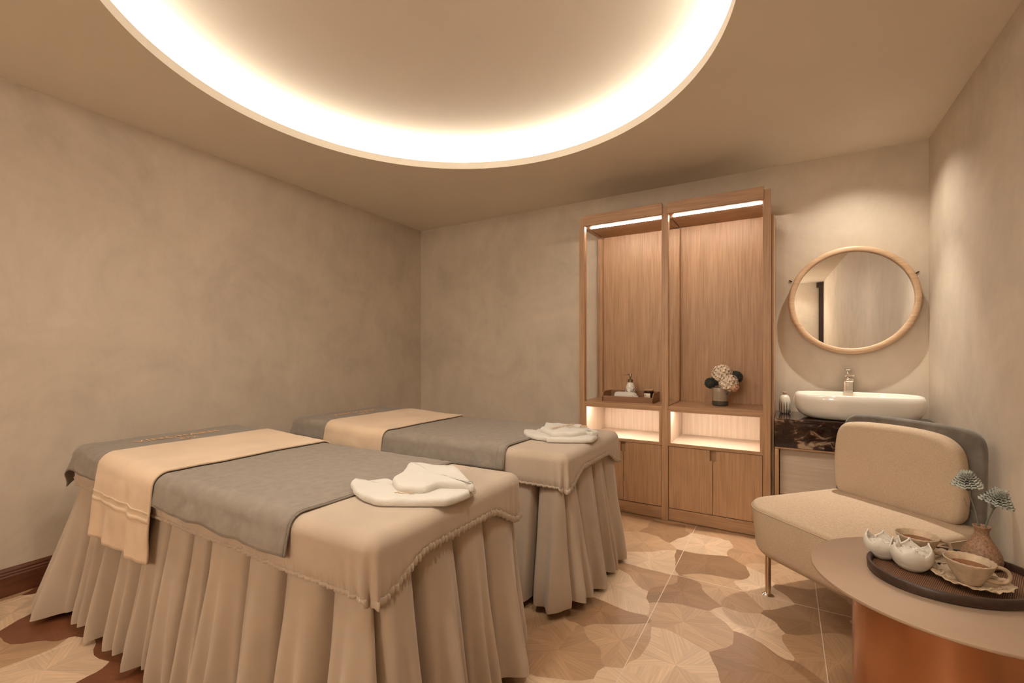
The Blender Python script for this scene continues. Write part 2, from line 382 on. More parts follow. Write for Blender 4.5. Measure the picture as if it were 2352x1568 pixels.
# ceiling with a round cove
CX, CY, CR = -1.377, 1.598, 1.261
LIP, LEDGE, UP = .048, .022, .212
def ceiling():
    bm = bmesh.new(); N = 160
    out = [(lx(YB)-.1, YB+.1), (lx(YR)-.1, YR-.1), (rx(YR)+.1, YR-.1), (rx(YB)+.1, YB+.1)]
    ov = [bm.verts.new((x, y, CH)) for x, y in out]
    ring = lambda R, z: [bm.verts.new((CX+R*math.cos(2*PI*j/N), CY+R*math.sin(2*PI*j/N), z)) for j in range(N)]
    r0 = ring(CR, CH)
    es = [bm.edges.new((ov[i], ov[(i+1) % 4])) for i in range(4)]+[bm.edges.new((r0[j], r0[(j+1) % N])) for j in range(N)]
    bmesh.ops.triangle_fill(bm, edges=es, use_beauty=True)
    kill = [f for f in bm.faces if (f.calc_center_median().xy-Vector((CX, CY))).length < CR*.98]
    bmesh.ops.delete(bm, geom=kill, context='FACES')
    rs = [r0, ring(CR, CH+LIP), ring(CR+LEDGE, CH+LIP), ring(CR+LEDGE, CH+UP)]
    for a, b2 in zip(rs, rs[1:]):
        for j in range(N): bm.faces.new((a[j], a[(j+1) % N], b2[(j+1) % N], b2[j]))
    bm.faces.new(rs[-1])
    bmesh.ops.recalc_face_normals(bm, faces=bm.faces)
    me = bpy.data.meshes.new('ceiling'); bm.to_mesh(me); bm.free(); me.materials.append(M_CEIL)
    o = bpy.data.objects.new('ceiling', me); C.objects.link(o)
    return tag(o, 'painted ceiling with a large round lit recess', 'ceiling', kind='structure')
ceiling()
# luminous band let into the side of the recess, above the lip
mb = MB(); N = 120; R0 = CR+LEDGE-.003
mb.rings([[(CX+R0*math.cos(2*PI*j/N), CY+R0*math.sin(2*PI*j/N), CH+z) for j in range(N)] for z in (LIP+.001, UP-.002)])
tag(mb.build('cove_light_band', emit('cove_led', COVE_E), smooth=True), 'glowing white light band around the round ceiling recess', 'light band')

# skirting boards
def skirting(name, a, b2, side, label, h=.135):
    prof = [(0, 0), (.020, 0), (.020, h*.70), (.017, h*.74), (.018, h*.80), (.013, h*.84), (.013, h*.90), (.008, h*.97), (0, h)]
    a, b2 = Vector(a), Vector(b2); d = (b2-a).normalized(); nn = Vector((-d.y, d.x))*side
    mb = MB().rings([[(*(p+nn*u), z) for u, z in prof] for p in (a, b2)], True, True, True)
    return tag(mb.build(name, M_BASE), label, 'skirting board', kind='structure')
skirting('baseboard_left', (lx(YB), YB), (lx(YR), YR), 1, 'dark mahogany skirting board along the left wall')
skirting('baseboard_back', (lx(YB)+.02, YB), (-1.43, YB), -1, 'dark mahogany skirting board behind the far bed')
bs = skirting('baseboard_right', (rx(3.1), 3.1), (.778, 1.2), -1, 'dark mahogany skirting board along the right wall')
skirting('skirting_length', (.778, 1.2), (.63, YR), -1, None).parent = bs; del bpy.data.objects['skirting_length']['category'], bpy.data.objects['skirting_length']['kind']
# door casing at the far end of the right wall (seen in the mirror)
dr = thing('door_1', 'dark timber door casing seen in the mirror', 'door frame'); dr['kind'] = 'structure'
MB().box(.555, .625, -2.99, -2.93, 0, 2.44).build('jamb', M_DARKF, dr, bevel=.004)
MB().box(.52, .625, -2.99, -2.91, 2.44, 2.53).build('head_block', M_DARKF, dr, bevel=.004)

# floor: inlaid wooden pieces
floor = MB().prism([(lx(YB)-.1, YB+.1), (lx(YR)-.1, YR-.1), (rx(YR)+.1, YR-.1), (rx(YB)+.1, YB+.1)], -.08, -.004).build('floor', M_SUBFL)
tag(floor, 'polished floor inlaid with camouflage-like wooden pieces', 'floor', kind='structure')
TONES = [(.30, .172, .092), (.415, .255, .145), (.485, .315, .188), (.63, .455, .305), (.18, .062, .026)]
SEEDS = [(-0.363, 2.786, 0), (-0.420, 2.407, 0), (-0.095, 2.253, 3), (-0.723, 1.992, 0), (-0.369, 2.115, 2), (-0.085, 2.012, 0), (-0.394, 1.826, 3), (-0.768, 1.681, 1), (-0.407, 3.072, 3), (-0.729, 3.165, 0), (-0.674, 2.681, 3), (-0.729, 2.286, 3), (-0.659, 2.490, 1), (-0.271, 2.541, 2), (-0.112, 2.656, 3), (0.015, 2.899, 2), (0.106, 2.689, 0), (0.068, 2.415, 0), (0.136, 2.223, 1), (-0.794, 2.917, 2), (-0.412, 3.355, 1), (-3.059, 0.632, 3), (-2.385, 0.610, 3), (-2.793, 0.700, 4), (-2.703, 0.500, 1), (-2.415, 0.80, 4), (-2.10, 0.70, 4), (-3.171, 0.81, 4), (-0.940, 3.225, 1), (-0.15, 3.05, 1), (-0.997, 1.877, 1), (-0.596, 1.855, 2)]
random.seed(11)
X0, X1, Y0, Y1 = -3.36, .78, .1, 3.80
tries = 0
while tries < 6000:
    tries += 1
    p = (random.uniform(X0-.1, X1+.1), random.uniform(Y0-.1, Y1+.1))
    if all((p[0]-s[0])**2+(p[1]-s[1])**2 > .27**2 for s in SEEDS): SEEDS.append((*p, random.choice((0, 1, 1, 2, 3))))
def warp(x, y):
    a = noise.noise(Vector((x*4.2, y*4.2, 3.1))); b2 = noise.noise(Vector((x*4.2, y*4.2, 9.7)))
    c = noise.noise(Vector((x*9, y*9, 21.))); d = noise.noise(Vector((x*9, y*9, 33.)))
    return (x+.08*a+.036*c, y+.08*b2+.036*d)
def clipcell(i):
    poly = [(X0, Y0), (X1, Y0), (X1, Y1), (X0, Y1)]; sx, sy = SEEDS[i][:2]
    for j, q in enumerate(SEEDS):
        if j == i: continue
        dx, dy = q[0]-sx, q[1]-sy; dd = dx*dx+dy*dy
        if dd > 1.6: continue
        c = (q[0]**2+q[1]**2-sx*sx-sy*sy)/2; new = []
        for k in range(len(poly)):
            a, b2 = poly[k], poly[(k+1) % len(poly)]; va, vb = a[0]*dx+a[1]*dy-c, b2[0]*dx+b2[1]*dy-c
            if va <= 0: new.append(a)
            if (va < 0) != (vb < 0) and va != vb:
                t = va/(va-vb); new.append((a[0]+(b2[0]-a[0])*t, a[1]+(b2[1]-a[1])*t))
        poly = new
        if len(poly) < 3: return None
    return poly
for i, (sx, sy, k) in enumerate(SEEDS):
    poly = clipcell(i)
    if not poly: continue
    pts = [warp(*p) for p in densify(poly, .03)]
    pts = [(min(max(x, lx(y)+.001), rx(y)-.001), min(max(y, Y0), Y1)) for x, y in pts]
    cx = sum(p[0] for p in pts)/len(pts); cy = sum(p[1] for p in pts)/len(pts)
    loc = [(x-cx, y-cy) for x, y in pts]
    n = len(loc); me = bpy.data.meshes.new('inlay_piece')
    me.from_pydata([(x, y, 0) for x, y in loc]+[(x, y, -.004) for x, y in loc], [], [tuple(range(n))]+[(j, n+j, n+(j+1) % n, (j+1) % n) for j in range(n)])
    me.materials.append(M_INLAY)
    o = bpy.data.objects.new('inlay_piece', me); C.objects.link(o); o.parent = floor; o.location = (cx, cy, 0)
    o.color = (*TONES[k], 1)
for gx in (-3.20, -2.533, -1.866, -1.199, -.525, .135):
    MB().box(gx-.0016, gx+.0016, .2, 3.79, -.003, .0006).build('joint_line', M_GROUT, floor)
for gy in (2.56, 1.227):
    MB().box(lx(gy)+.03, rx(gy)-.03, gy-.0016, gy+.0016, -.003, .0006).build('joint_line', M_GROUT, floor)

# ------------------------------------------------------------------ massage beds
BL, RO = 2.05, .042                       # bed length, edge rounding
class Bed:
    def __init__(s, cx, cy, wid, seed):
        s.cx, s.cy, s.hl, s.hw, s.seed = cx, cy, BL/2, wid/2, seed
    def zt(s, x): return .73+.017*smooth01((-.25-x)/.55)-.004*math.cos(x*2.1)
    def drape(s, a, b2, off=0, flare=0.0):
        """cloth point (a,b) of a flat sheet laid over the bed -> local x,y,z"""
        qx = max(-s.hl+RO, min(s.hl-RO, a)); qy = max(-s.hw+RO, min(s.hw-RO, b2))
        dx, dy = a-qx, b2-qy; d = math.hypot(dx, dy); z = s.zt(qx)
        if d < 1e-9: return Vector((qx, qy, z+off))
        nx, ny = dx/d, dy/d; R = RO+off
        if d < RO*PI/2:
            t = d/RO; h = R*math.sin(t); zz = z-RO+R*math.cos(t)
        else:
            e = d-RO*PI/2; h = R+flare*e*(1+1.6*abs(nx*ny)*2); zz = z-RO-e
        return Vector((qx+nx*h, qy+ny*h, zz))
    def perim(s, step, kc=8):
        """(base point, normal, running length) round the bed, counter-clockwise from the foot side"""
        X, Y = s.hl-RO, s.hw-RO; out = []; L = 0
        sides = [((X, -Y), (X, Y), 0), ((X, Y), (-X, Y), 90), ((-X, Y), (-X, -Y), 180), ((-X, -Y), (X, -Y), 270)]
        for a, b2, ang in sides:
            a, b2 = Vector(a), Vector(b2); n = max(2, int((b2-a).length/step)); nn = Vector((math.cos(math.radians(ang)), math.sin(math.radians(ang))))
            for i in range(n+1): out.append((a.lerp(b2, i/n), nn, L+(b2-a).length*i/n))
            L += (b2-a).length
            for i in range(1, kc):
                t = math.radians(ang+90*i/kc); out.append((b2, Vector((math.cos(t), math.sin(t))), L+RO*PI/2*i/kc))
            L += RO*PI/2
        return out, L
def make_bed(bed, label):
    hl, hw = bed.hl, bed.hw
    root = thing('massage_bed', label, 'massage bed', (bed.cx, bed.cy, 0), group='massage beds')
    per, L = bed.perim(.004, 16)
    def hem(q, nn):
        # height of the elastic hem: sags in the corner pockets, rises along the foot end
        z = .575
        fx = nn.x
        if fx > .7:
            u = max(0, 1-abs(q.y)/(hw-.03)); z = .560+.075*smooth01(u/.55)
        elif fx > 0: z = .575+(.560-.575)*fx/.7
        if fx < -.7: z = .60
        return z
    rings = []; NS = 26
    depth = [0]*0
    for k in range(NS+1):
        t = k/NS; r = []
        for q, nn, l in per:
            z0 = bed.zt(q.x); zh = hem(q, nn); tot = RO*PI/2+(z0-RO-zh); d = t*tot
            p = bed.drape(q.x+nn.x*d, q.y+nn.y*d)
            if d > RO:
                e = (d-RO)/(tot-RO); corner = abs(nn.x*nn.y)*2 + .35*smooth01(1-min(hl-RO-abs(q.x), .12)/.12)*smooth01(1-min(hw-RO-abs(q.y), .12)/.12)
                wob = .006*e*noise.noise(Vector((q.x*5, q.y*5, bed.seed)))+.010*e*corner*math.sin(l*150)
                wob -= .004*smooth01((e-.75)/.25)
                wob += .0022*smooth01((e-.72)/.2)*math.sin(l*430+3*noise.noise(Vector((l*9, 0, 1))))
                p += Vector((nn.x, nn.y, 0))*wob
            r.append(p)
        rings.append(r)
    tops = []
    for f in (.97, .9, .75, .55, .3, .1):
        tops.append([(q.x*f, q.y*f, bed.zt(q.x*f)+.0025*noise.noise(Vector((q.x*f*4, q.y*f*6, bed.seed)))) for q, nn, l in per])
    mb = MB(); mb.rings(tops[::-1]+rings, True, True, False)
    sheet = mb.build('fitted_sheet', M_SHEET, root, True)
    # ruched elastic seam round the hem
    mb = MB(); base = rings[-1]; R = []
    for k in range(9):
        a = 2*PI*k/8; R.append([Vector(p)+Vector((nn.x, nn.y, 0))*(.005*math.cos(a)+.0035*(1 if nn.x > .3 else .3)*math.sin(l*430+3*noise.noise(Vector((l*9, 0, 1)))))+Vector((0, 0, (.012 if nn.x > .3 else .006)*math.sin(a)+(.003 if nn.x > .3 else .0015)*math.sin(l*215))) for p, (q, nn, l) in zip(base, per)])
    mb.rings(R); mb.build('elastic_hem', M_SHEET, root, True)
    # gathered skirt
    random.seed(bed.seed); per, L = bed.perim(.0045, 14)
    cuts = [0]
    while cuts[-1] < L: cuts.append(cuts[-1]+random.uniform(.12, .25))
    cuts = [c*L/cuts[-1] for c in cuts]
    amp = [random.uniform(.75, 1.25) for _ in cuts]; skew = [random.uniform(.8, 1.5) for _ in cuts]; long = [random.uniform(-.012, .012) for _ in cuts]; slit = [random.choice((.03, .05, .055, .06)) for _ in cuts]+[.05]
    rows = 22; R = []
    for k in range(rows+1):
        t = k/rows; r = []; ci = 0
        for q, nn, l in per:
            while ci < len(cuts)-2 and l >= cuts[ci+1]: ci += 1
            u = (l-cuts[ci])/(cuts[ci+1]-cuts[ci]); u = max(0, min(1, u))**skew[ci]
            bul = math.sin(PI*u)**.5; sl = slit[ci]*math.exp(-(u/.055)**2)+slit[ci+1]*math.exp(-((1-u)/.055)**2)
            rip = .30*math.sin(2*PI*u*(1.6+(ci % 3)*.7)+ci)*bul
            a = (.026+.055*t**.7)*amp[ci]
            headc = smooth01((-q.x-hl+.25)/.2)*(.10 if nn.x < .3 else 0)
            out = -.034+.080*t+headc*t**1.2+a*(bul-.72+rip*t)-sl*smooth01(t/.18)+.006*noise.noise(Vector((l*5, t*2, bed.seed)))
            if t > .94: out -= .006*(t-.94)/.06
            zh = .030+long[ci]+.016*(1-bul)
            ztop = .635
            z = ztop+(zh-ztop)*t
            r.append((q.x+nn.x*(RO+out), q.y+nn.y*(RO+out), z))
        R.append(r)
    mb = MB(); mb.rings(R); mb.build('skirt', M_SKIRT, root, True)
    for sx in (-1, 1):
        for sy in (-1, 1):
            MB().box(sx*(hl-.15)-.03, sx*(hl-.15)+.03, sy*(hw-.12)-.03, sy*(hw-.12)+.03, 0, .62).build('leg', M_WENGE, root)
    MB().box(-hl+.07, hl-.07, -hw+.07, hw-.07, .60, .70).build('mattress', M_SHEET, root, bevel=.02)
    return root
BA = Bed(-1.905, 1.170, .765, 3); BB = Bed(-1.875, 2.290, .785, 8)
make_bed(BA, 'near massage bed with taupe fitted sheet and gathered skirt')
make_bed(BB, 'far massage bed with taupe fitted sheet, by the cabinet')

def towel_on(bed, name, label, a0, a1, b0, b1, off, m, nu, nv, wave, flare, thick, group, hemnoise=.006, slant=0):
    root = thing(name, label, 'towel', (bed.cx, bed.cy, 0), group=group)
    def fn(u, v):
        a = a0+(a1-a0)*u; b2 = b0+(b1-b0)*v
        b2 += slant*(u-.5)*(abs(2*v-1))
        b2 += hemnoise*noise.noise(Vector((a*7, v*2, bed.seed+off*900)))*abs(2*v-1)
        p = bed.drape(a, b2, off, flare)
        over = max(0, abs(b2)-(bed.hw-RO+RO*PI/2)); s = 1 if b2 > 0 else -1
        wv = wave*over*(1.6+math.sin(a*31+bed.seed)+.6*math.sin(a*57+1.7*bed.seed))
        p.y += s*wv
        if over == 0: p.z += .0035*noise.noise(Vector((a*5, b2*5, 4+bed.seed)))+.0015*noise.noise(Vector((a*22, b2*9, bed.seed)))
        else: p.y += s*min(over*.15, .006)*(.6+noise.noise(Vector((a*14, over*10, bed.seed))))
        return p
    mb = MB(); mb.grid(nu, nv, fn); o = mb.build('terry_cloth', m, root, True, thick=thick)
    return root, fn
for bed, which, gb in ((BA, 'near', (-.645, -.135)), (BB, 'far', (-.645, -.135))):
    g, fn = towel_on(bed, 'grey_bath_towel', f'large grey bath towel spread over the {which} massage bed', -bed.hl-.135, .70, -bed.hw-.088, bed.hw+.088, .007, M_GREY, 150, 90, .035, .10, .005, 'grey bath towels')
    # stitched border at the foot edge
    mb = MB(); mb.grid(4, 90, lambda u, v: fn(.975+.022*u, v)+Vector((0, 0, .0032)) if abs(2*v-1) < .8 else fn(.975+.022*u, v)+Vector((0, (.0032 if v > .5 else -.0032), .0015)))
    mb.build('border_band', M_GREY, g, True, thick=.002)
    Rm = Matrix.Rotation(PI/2, 4, 'Z')
    zt = bed.zt(-.66)+.0125
    tilt = Matrix.Rotation(0, 4, 'Y')
    text('lettering', 'VINCHARM', .070, M_THREAD, g, Matrix.Translation((-.815, -.01, bed.zt(-.80)+.0125)) @ Rm, space=1.12)
    text('lettering', 'SPA', .046, M_THREAD, g, Matrix.Translation((-.735, 0, bed.zt(-.735)+.0125)) @ Rm, space=1.3)
    be, fb = towel_on(bed, 'beige_towel_runner', f'folded beige towel laid across the {which} massage bed', gb[0], gb[1], -bed.hw-(.30 if which == 'near' else .30), bed.hw+.05, .018, M_BEIGE, 70, 110, .028, .03, .008, 'beige towels across the beds', .010)
    for v0, v1 in ((.135, .150), (.165, .172)):
        mb = MB(); mb.grid(70, 3, lambda u, v: fb(u, v0+(v1-v0)*v)+Vector((0, -.0045, 0))); mb.build('woven_band', M_BEIGE, be, True, thick=.003)

# folded white hand towels on the foot ends
def folded(label, low, up, zb, which):
    cx = sum(p[0] for p in low)/len(low); cy = sum(p[1] for p in low)/len(low)
    root = thing('folded_hand_towel', label, 'towel', (cx, cy, zb), group='folded white hand towels')
    def fl(pl, z0, z1, r, dome, tiltf, cen):
        pl = catmull(ccw([(x-cx, y-cy) for x, y in pl]), 4)
        mb = pillow(pl, z0, z1, r*.7, r, dome, 4, center=cen)
        mb.v = [(x+.003*noise.noise(Vector((x*25, y*25, 1))), y+.003*noise.noise(Vector((x*25, y*25, 5))), z+(.004*noise.noise(Vector((x*18, y*18, z*10))) if z > z0+.004 else 0)+tiltf(x, y)) for x, y, z in mb.v]
        return mb
    a = fl(low, 0, .026, .012, .0, lambda x, y: 0, None); a.build('lower_fold', M_WHITE, root, True)
    c2 = fl(up, .020, .050, .0135, .003, lambda x, y: 0, None); c2.build('upper_flap', M_WHITE, root, True)
    return root, cx, cy
LA = [(-1.280,1.057),(-1.295,1.092),(-1.247,1.094),(-1.222,1.123),(-1.198,1.150),(-1.169,1.145),(-1.097,1.113),(-1.046,1.116),(-1.005,1.149),(-0.979,1.203),(-0.930,1.237),(-0.886,1.238),(-0.866,1.210),(-0.862,1.153),(-0.872,1.087),(-0.907,1.056),(-0.989,1.007),(-1.053,0.975),(-1.109,0.976),(-1.181,0.998),(-1.243,1.032)]
UA = [(-1.234,1.294),(-1.188,1.311),(-1.118,1.309),(-1.062,1.343),(-1.026,1.327),(-0.938,1.255),(-0.851,1.189),(-0.854,1.172),(-0.887,1.180),(-0.953,1.140),(-0.963,1.091),(-1.006,1.066),(-1.052,1.057),(-1.127,1.102),(-1.153,1.163),(-1.192,1.228)]
LB = [(-1.275,2.257),(-1.286,2.297),(-1.218,2.275),(-1.229,2.347),(-1.175,2.324),(-1.093,2.264),(-1.037,2.277),(-0.988,2.328),(-0.937,2.406),(-0.912,2.388),(-0.898,2.430),(-0.866,2.349),(-0.850,2.251),(-0.858,2.215),(-0.924,2.169),(-1.046,2.114),(-1.069,2.133),(-1.138,2.144),(-1.192,2.167),(-1.241,2.209)]
UB = [(-1.235,2.457),(-1.182,2.444),(-1.141,2.452),(-1.097,2.453),(-1.032,2.483),(-0.968,2.423),(-0.863,2.335),(-0.865,2.305),(-0.880,2.282),(-0.906,2.302),(-0.946,2.221),(-1.038,2.166),(-1.085,2.187),(-1.161,2.245),(-1.178,2.289),(-1.188,2.339)]
ra, ax, ay = folded('folded white hand towel on the foot of the near bed', LA, UA, .7265+.0065, 'near')
rb_, bx_, by_ = folded('folded white hand towel with lettering on the far bed', LB, UB, .7265+.0065, 'far')
R1 = Matrix.Rotation(math.radians(78), 4, 'Z')
text('lettering', 'VINCHARM', .040, M_THREAD2, rb_, Matrix.Translation((-1.045-bx_, 2.32-by_, .0575)) @ R1, space=1.1)
text('lettering', 'SPA', .030, M_THREAD2, rb_, Matrix.Translation((-1.005-bx_, 2.32-by_, .0575)) @ R1, space=1.1)
mb = MB()
for k in range(3):
    mb.tube([(-.955-bx_+.022*math.cos(t*.5+k*2.1)*(1-t*.07), 2.36-by_+.03*math.sin(t*.5+k*2.1)*(1-t*.07), .0585) for t in range(9)], .0016, 6)
mb.build('embroidered_emblem', M_THREAD2, rb_, True)
mb = MB(); mb.tube([(-1.05-ax+.008*t, 1.035-ay+.006*math.sin(t*1.8)+.004*t, .0275) for t in range(8)], .0014, 6); mb.build('embroidered_emblem', M_THREAD2, ra, True)

# ------------------------------------------------------------------ display cabinet
YF, YW = 3.352, 3.806
cab = thing('display_cabinet', 'oak display cabinet with two lit bays and cupboard doors below', 'cabinet', (-.737, 3.58, 0))
OX, OY = .737, -3.58
def cb(name, x0, x1, y0, y1, z0, z1, m=None, par=None, bev=.0015):
    return MB().box(x0+OX, x1+OX, y0+OY, y1+OY, z0, z1).build(name, m or M_OAKV, par or cab, bevel=bev)
PX = [(-1.391, -1.347), (-.759, -.713), (-.1215, -.078)]
for i, (a, b2) in enumerate(PX):
    cb('front_post', a, b2, YF, YF+.044, 0, 2.25)
    cb('back_post', a, b2, YW-.044, YW, .815, 2.18)
    cb('side_rail', a+.004, b2-.004, YF+.044, YW-.044, 2.188, 2.225, M_OAKY)
BAYS = [(-1.347, -.759), (-.713, -.1215)]
strip_m = emit('cabinet_led', STRIP_E); niche_m = emit('niche_led', NICHE_E)
def door(x0, x1, z0, z1, notch_side):
    n, h = .018, .072; x0 += OX; x1 += OX; y0 = YF+.006+OY; y1 = y0+.018
    if notch_side > 0: prof = [(x0, z0), (x1, z0), (x1, z1-h), (x1-n, z1-h), (x1-n, z1), (x0, z1)]
    else: prof = [(x0, z0), (x1, z0), (x1, z1), (x0+n, z1), (x0+n, z1-h), (x0, z1-h)]
    mb = MB(); k = len(prof)
    mb.add([(x, y0, z) for x, z in prof]+[(x, y1, z) for x, z in prof], [tuple(range(k)), tuple(range(2*k-1, k-1, -1))]+[(i, (i+1) % k, k+(i+1) % k, k+i) for i in range(k)])
    return mb.build('door', M_OAKV, cab, bevel=.0012)
for i, (a, b2) in enumerate(BAYS):
    cb('header', a-.006, b2+.006, YF-.012, YF+.010, 2.186, 2.268, M_OAKH)
    cb('top_panel', a, b2, YF+.010, YW, 2.190, 2.212, M_OAKH)
    cb('back_panel', a-.02, b2+.02, YW-.012, YW-.002, .815, 2.19)
    cb('shelf', a-(.0 if i else .04), b2+.001, YF+.002, YW-.002, .790, .815, M_OAKH)
    if i == 0: cb('shelf_batten', b2-.001, BAYS[1][0]+.001, YF+.044, YW-.044, .790, .822, M_OAKY)
    else: cb('shelf_end', b2, b2+.04, YF+.046, YW-.002, .790, .815, M_OAKH)
    # open lit niche
    fr = .017
    cb('niche_side', a, a+fr, YF+.004, YW-.02, .535, .790, M_PALEV)
    cb('niche_side', b2-fr, b2, YF+.004, YW-.02, .535, .790, M_PALEV)
    cb('niche_floor', a+fr, b2-fr, YF+.004, YW-.02, .535, .556, M_PALE)
    cb('niche_back', a+fr, b2-fr, YW-.032, YW-.02, .556, .790, M_PALEV)
    for e0, e1, z0_, z1_ in ((a, a+fr, .535, .790), (b2-fr, b2, .535, .790), (a+fr, b2-fr, .535, .556)):
        cb('niche_edging', e0, e1, YF-.001, YF+.0035, z0_, z1_, M_OAKH if e1-e0 > .1 else M_OAKV, bev=0)
    lip = cb('niche_lip', a+fr, b2-fr, YF+.004, YF+.016, .778, .790, M_OAKH)
    cb('niche_light_strip', a+.03, b2-.03, YF+.022, YF+.034, .781, .788, niche_m)
    cb('light_strip', a+.018, b2-.010, YF+.088, YF+.094, 2.185, 2.190, strip_m)
    # cupboard
    cb('carcass', a, b2, YF+.034, YW-.02, .09, .533, M_OAKV)
    mid = (a+b2)/2+(.0 if i else .012)
    if i == 1: mid = -.4195
    door(a+.003, mid-.0015, .094, .531, 1); door(mid+.0015, b2-.003, .094, .531, -1)
    cb('plinth', a, b2, YF+.012, YF+.032, .004, .088, M_OAKH)
cb('side_panel', -.078, -.060, YF+.06, YW, 0, 2.10, M_OAKV)
cb('side_panel', -1.391, -1.375, YF+.044, YW, 0, .790, M_OAKV)

# ------------------------------------------------------------------ things on the shelf
SH = .815
tr = thing('wooden_tray', 'brown wooden tray with raised sides on the left shelf', 'tray', (-1.045, 3.57, SH))
MB().box(-.2, .2, -.1, .1, 0, .008).build('tray_bottom', M_TRAYW, tr, bevel=.001)
MB().box(-.2, .2, -.1, -.091, .004, .043).build('tray_front', M_TRAYW, tr, bevel=.003)
MB().box(-.2, .2, .091, .1, .004, .078).build('tray_back', M_TRAYW, tr, bevel=.003)
for sx in (-1, 1):
    pr = [(-.1, .002), (.1, .002), (.1, .078), (-.06, .078), (-.078, .074), (-.092, .063), (-.1, .045)]
    mb = MB(); x0, x1 = sorted((sx*.2, sx*.191)); k = len(pr)
    mb.add([(x0, y, z) for y, z in pr]+[(x1, y, z) for y, z in pr], [tuple(range(k)), tuple(range(2*k-1, k-1, -1))]+[(i, (i+1) % k, k+(i+1) % k, k+i) for i in range(k)])
    mb.build('tray_side', M_TRAYW, tr, bevel=.002)
TZ = SH+.008
sb = thing('soap_dispenser', 'white ceramic soap pump bottle with dark floral print', 'soap dispenser', (-1.06, 3.61, TZ))
MB().lathe([(.001, 0), (.040, 0), (.043, .004), (.043, .03), (.040, .07), (.034, .105), (.026, .128), (.021, .137), (.001, .137)], 36).build('bottle', M_FLORAL, sb, True, angle=50)
MB().lathe([(.001, .136), (.020, .136), (.020, .160), (.016, .163), (.001, .163)], 28).build('collar', M_PEWTER, sb, True, angle=40)
mb = MB(); mb.lathe([(.001, .162), (.0055, .162), (.0055, .180), (.010, .182), (.010, .205), (.008, .208), (.001, .208)], 20); mb.build('pump_head', M_PEWTER, sb, True, angle=40)
mb = MB(); mb.tube([(0, 0, .200), (-.03, -.004, .200), (-.052, -.006, .199), (-.056, -.0065, .195)], [.0045, .0038, .003, .0028], 10); mb.build('spout', M_PEWTER, sb, True)
rt = thing('rolled_face_towel', 'small rolled white towel at the front of the wooden tray', 'towel', (-1.07, 3.515, TZ))
mb = MB(); prof = []
R = []
for k in range(25):
    u = -1+2*k/24; e = (1-abs(u)**8)**.5
    R.append([(u*.092, e*.033*math.cos(a)*(1+.05*math.sin(a*3+u*3)), .034+e*.034*math.sin(a)+.001*noise.noise(Vector((u*9, a, 0)))) for a in [2*PI*j/24 for j in range(24)]])
mb.rings(R, True, True, True); mb.build('roll', M_WHITE, rt, True)
mb = MB(); mb.grid(8, 10, lambda u, v: Vector((.062+.042*u, -.030-.004*math.sin(u*5)+.004*v, .044-.040*v+.004*math.sin(u*7)))); mb.build('loose_end', M_WHITE, rt, True, thick=.006)
cj = thing('scented_candle', 'dark amber candle jar with wooden lid and cream label', 'candle', (-.905, 3.575, TZ), math.radians(-8))
MB().lathe([(.001, 0), (.034, 0), (.037, .003), (.037, .082), (.001, .082)], 36).build('jar', M_CANDLE, cj, True, angle=50)
MB().lathe([(.001, .082), (.038, .082), (.039, .084), (.039, .091), (.037, .093), (.001, .093)], 36).build('lid', M_RING, cj, True, angle=40)
mb = MB(); mb.grid(14, 2, lambda u, v: Vector((.0374*math.sin(-.82+1.5*u), -.0374*math.cos(-.82+1.5*u), .016+.046*v))); lab = mb.build('label', M_LABEL, cj, True, thick=.0004)
for zz, u0, u1 in ((.046, .12, .5), (.041, .12, .35), (.030, .12, .62)):
    mb = MB(); mb.grid(8, 2, lambda u, v: Vector((.0378*math.sin(-.82+1.5*(u0+(u1-u0)*u)), -.0378*math.cos(-.82+1.5*(u0+(u1-u0)*u)), zz+.0018*v))); mb.build('print_line', M_INK, lab, True)
def pebble(name, label, x, y, rx_, ry, rz):
    mb = MB(); mb.lathe([(max(.0005, math.cos(a)), math.sin(a)) for a in [-PI/2+PI*k/10 for k in range(11)]], 20)
    mb.v = [(p[0]*rx_, p[1]*ry, rz+p[2]*rz) for p in mb.v]; o = mb.build(name, M_BISC, None, True, (x, y, TZ)); return tag(o, label, 'soap')
pebble('soap_bar', 'small white oval soap lying beside the candle jar', -.957, 3.53, .028, .018, .012)
fv = thing('flower_vase', 'short ribbed taupe vase with a dark foot', 'vase', (-.402, 3.605, SH))
MB().lathe([(.001, .036), (.0535, .036), (.0535, .09), (.0535, .128), (.0515, .131), (.048, .129), (.046, .06), (.001, .06)], 40).build('vase_body', M_PVASE, fv, True, angle=50)
MB().lathe([(.001, 0), (.047, 0), (.0525, .006), (.0535, .012), (.0535, .0365), (.001, .0365)], 40).build('vase_foot', M_PVASED, fv, True, angle=50)
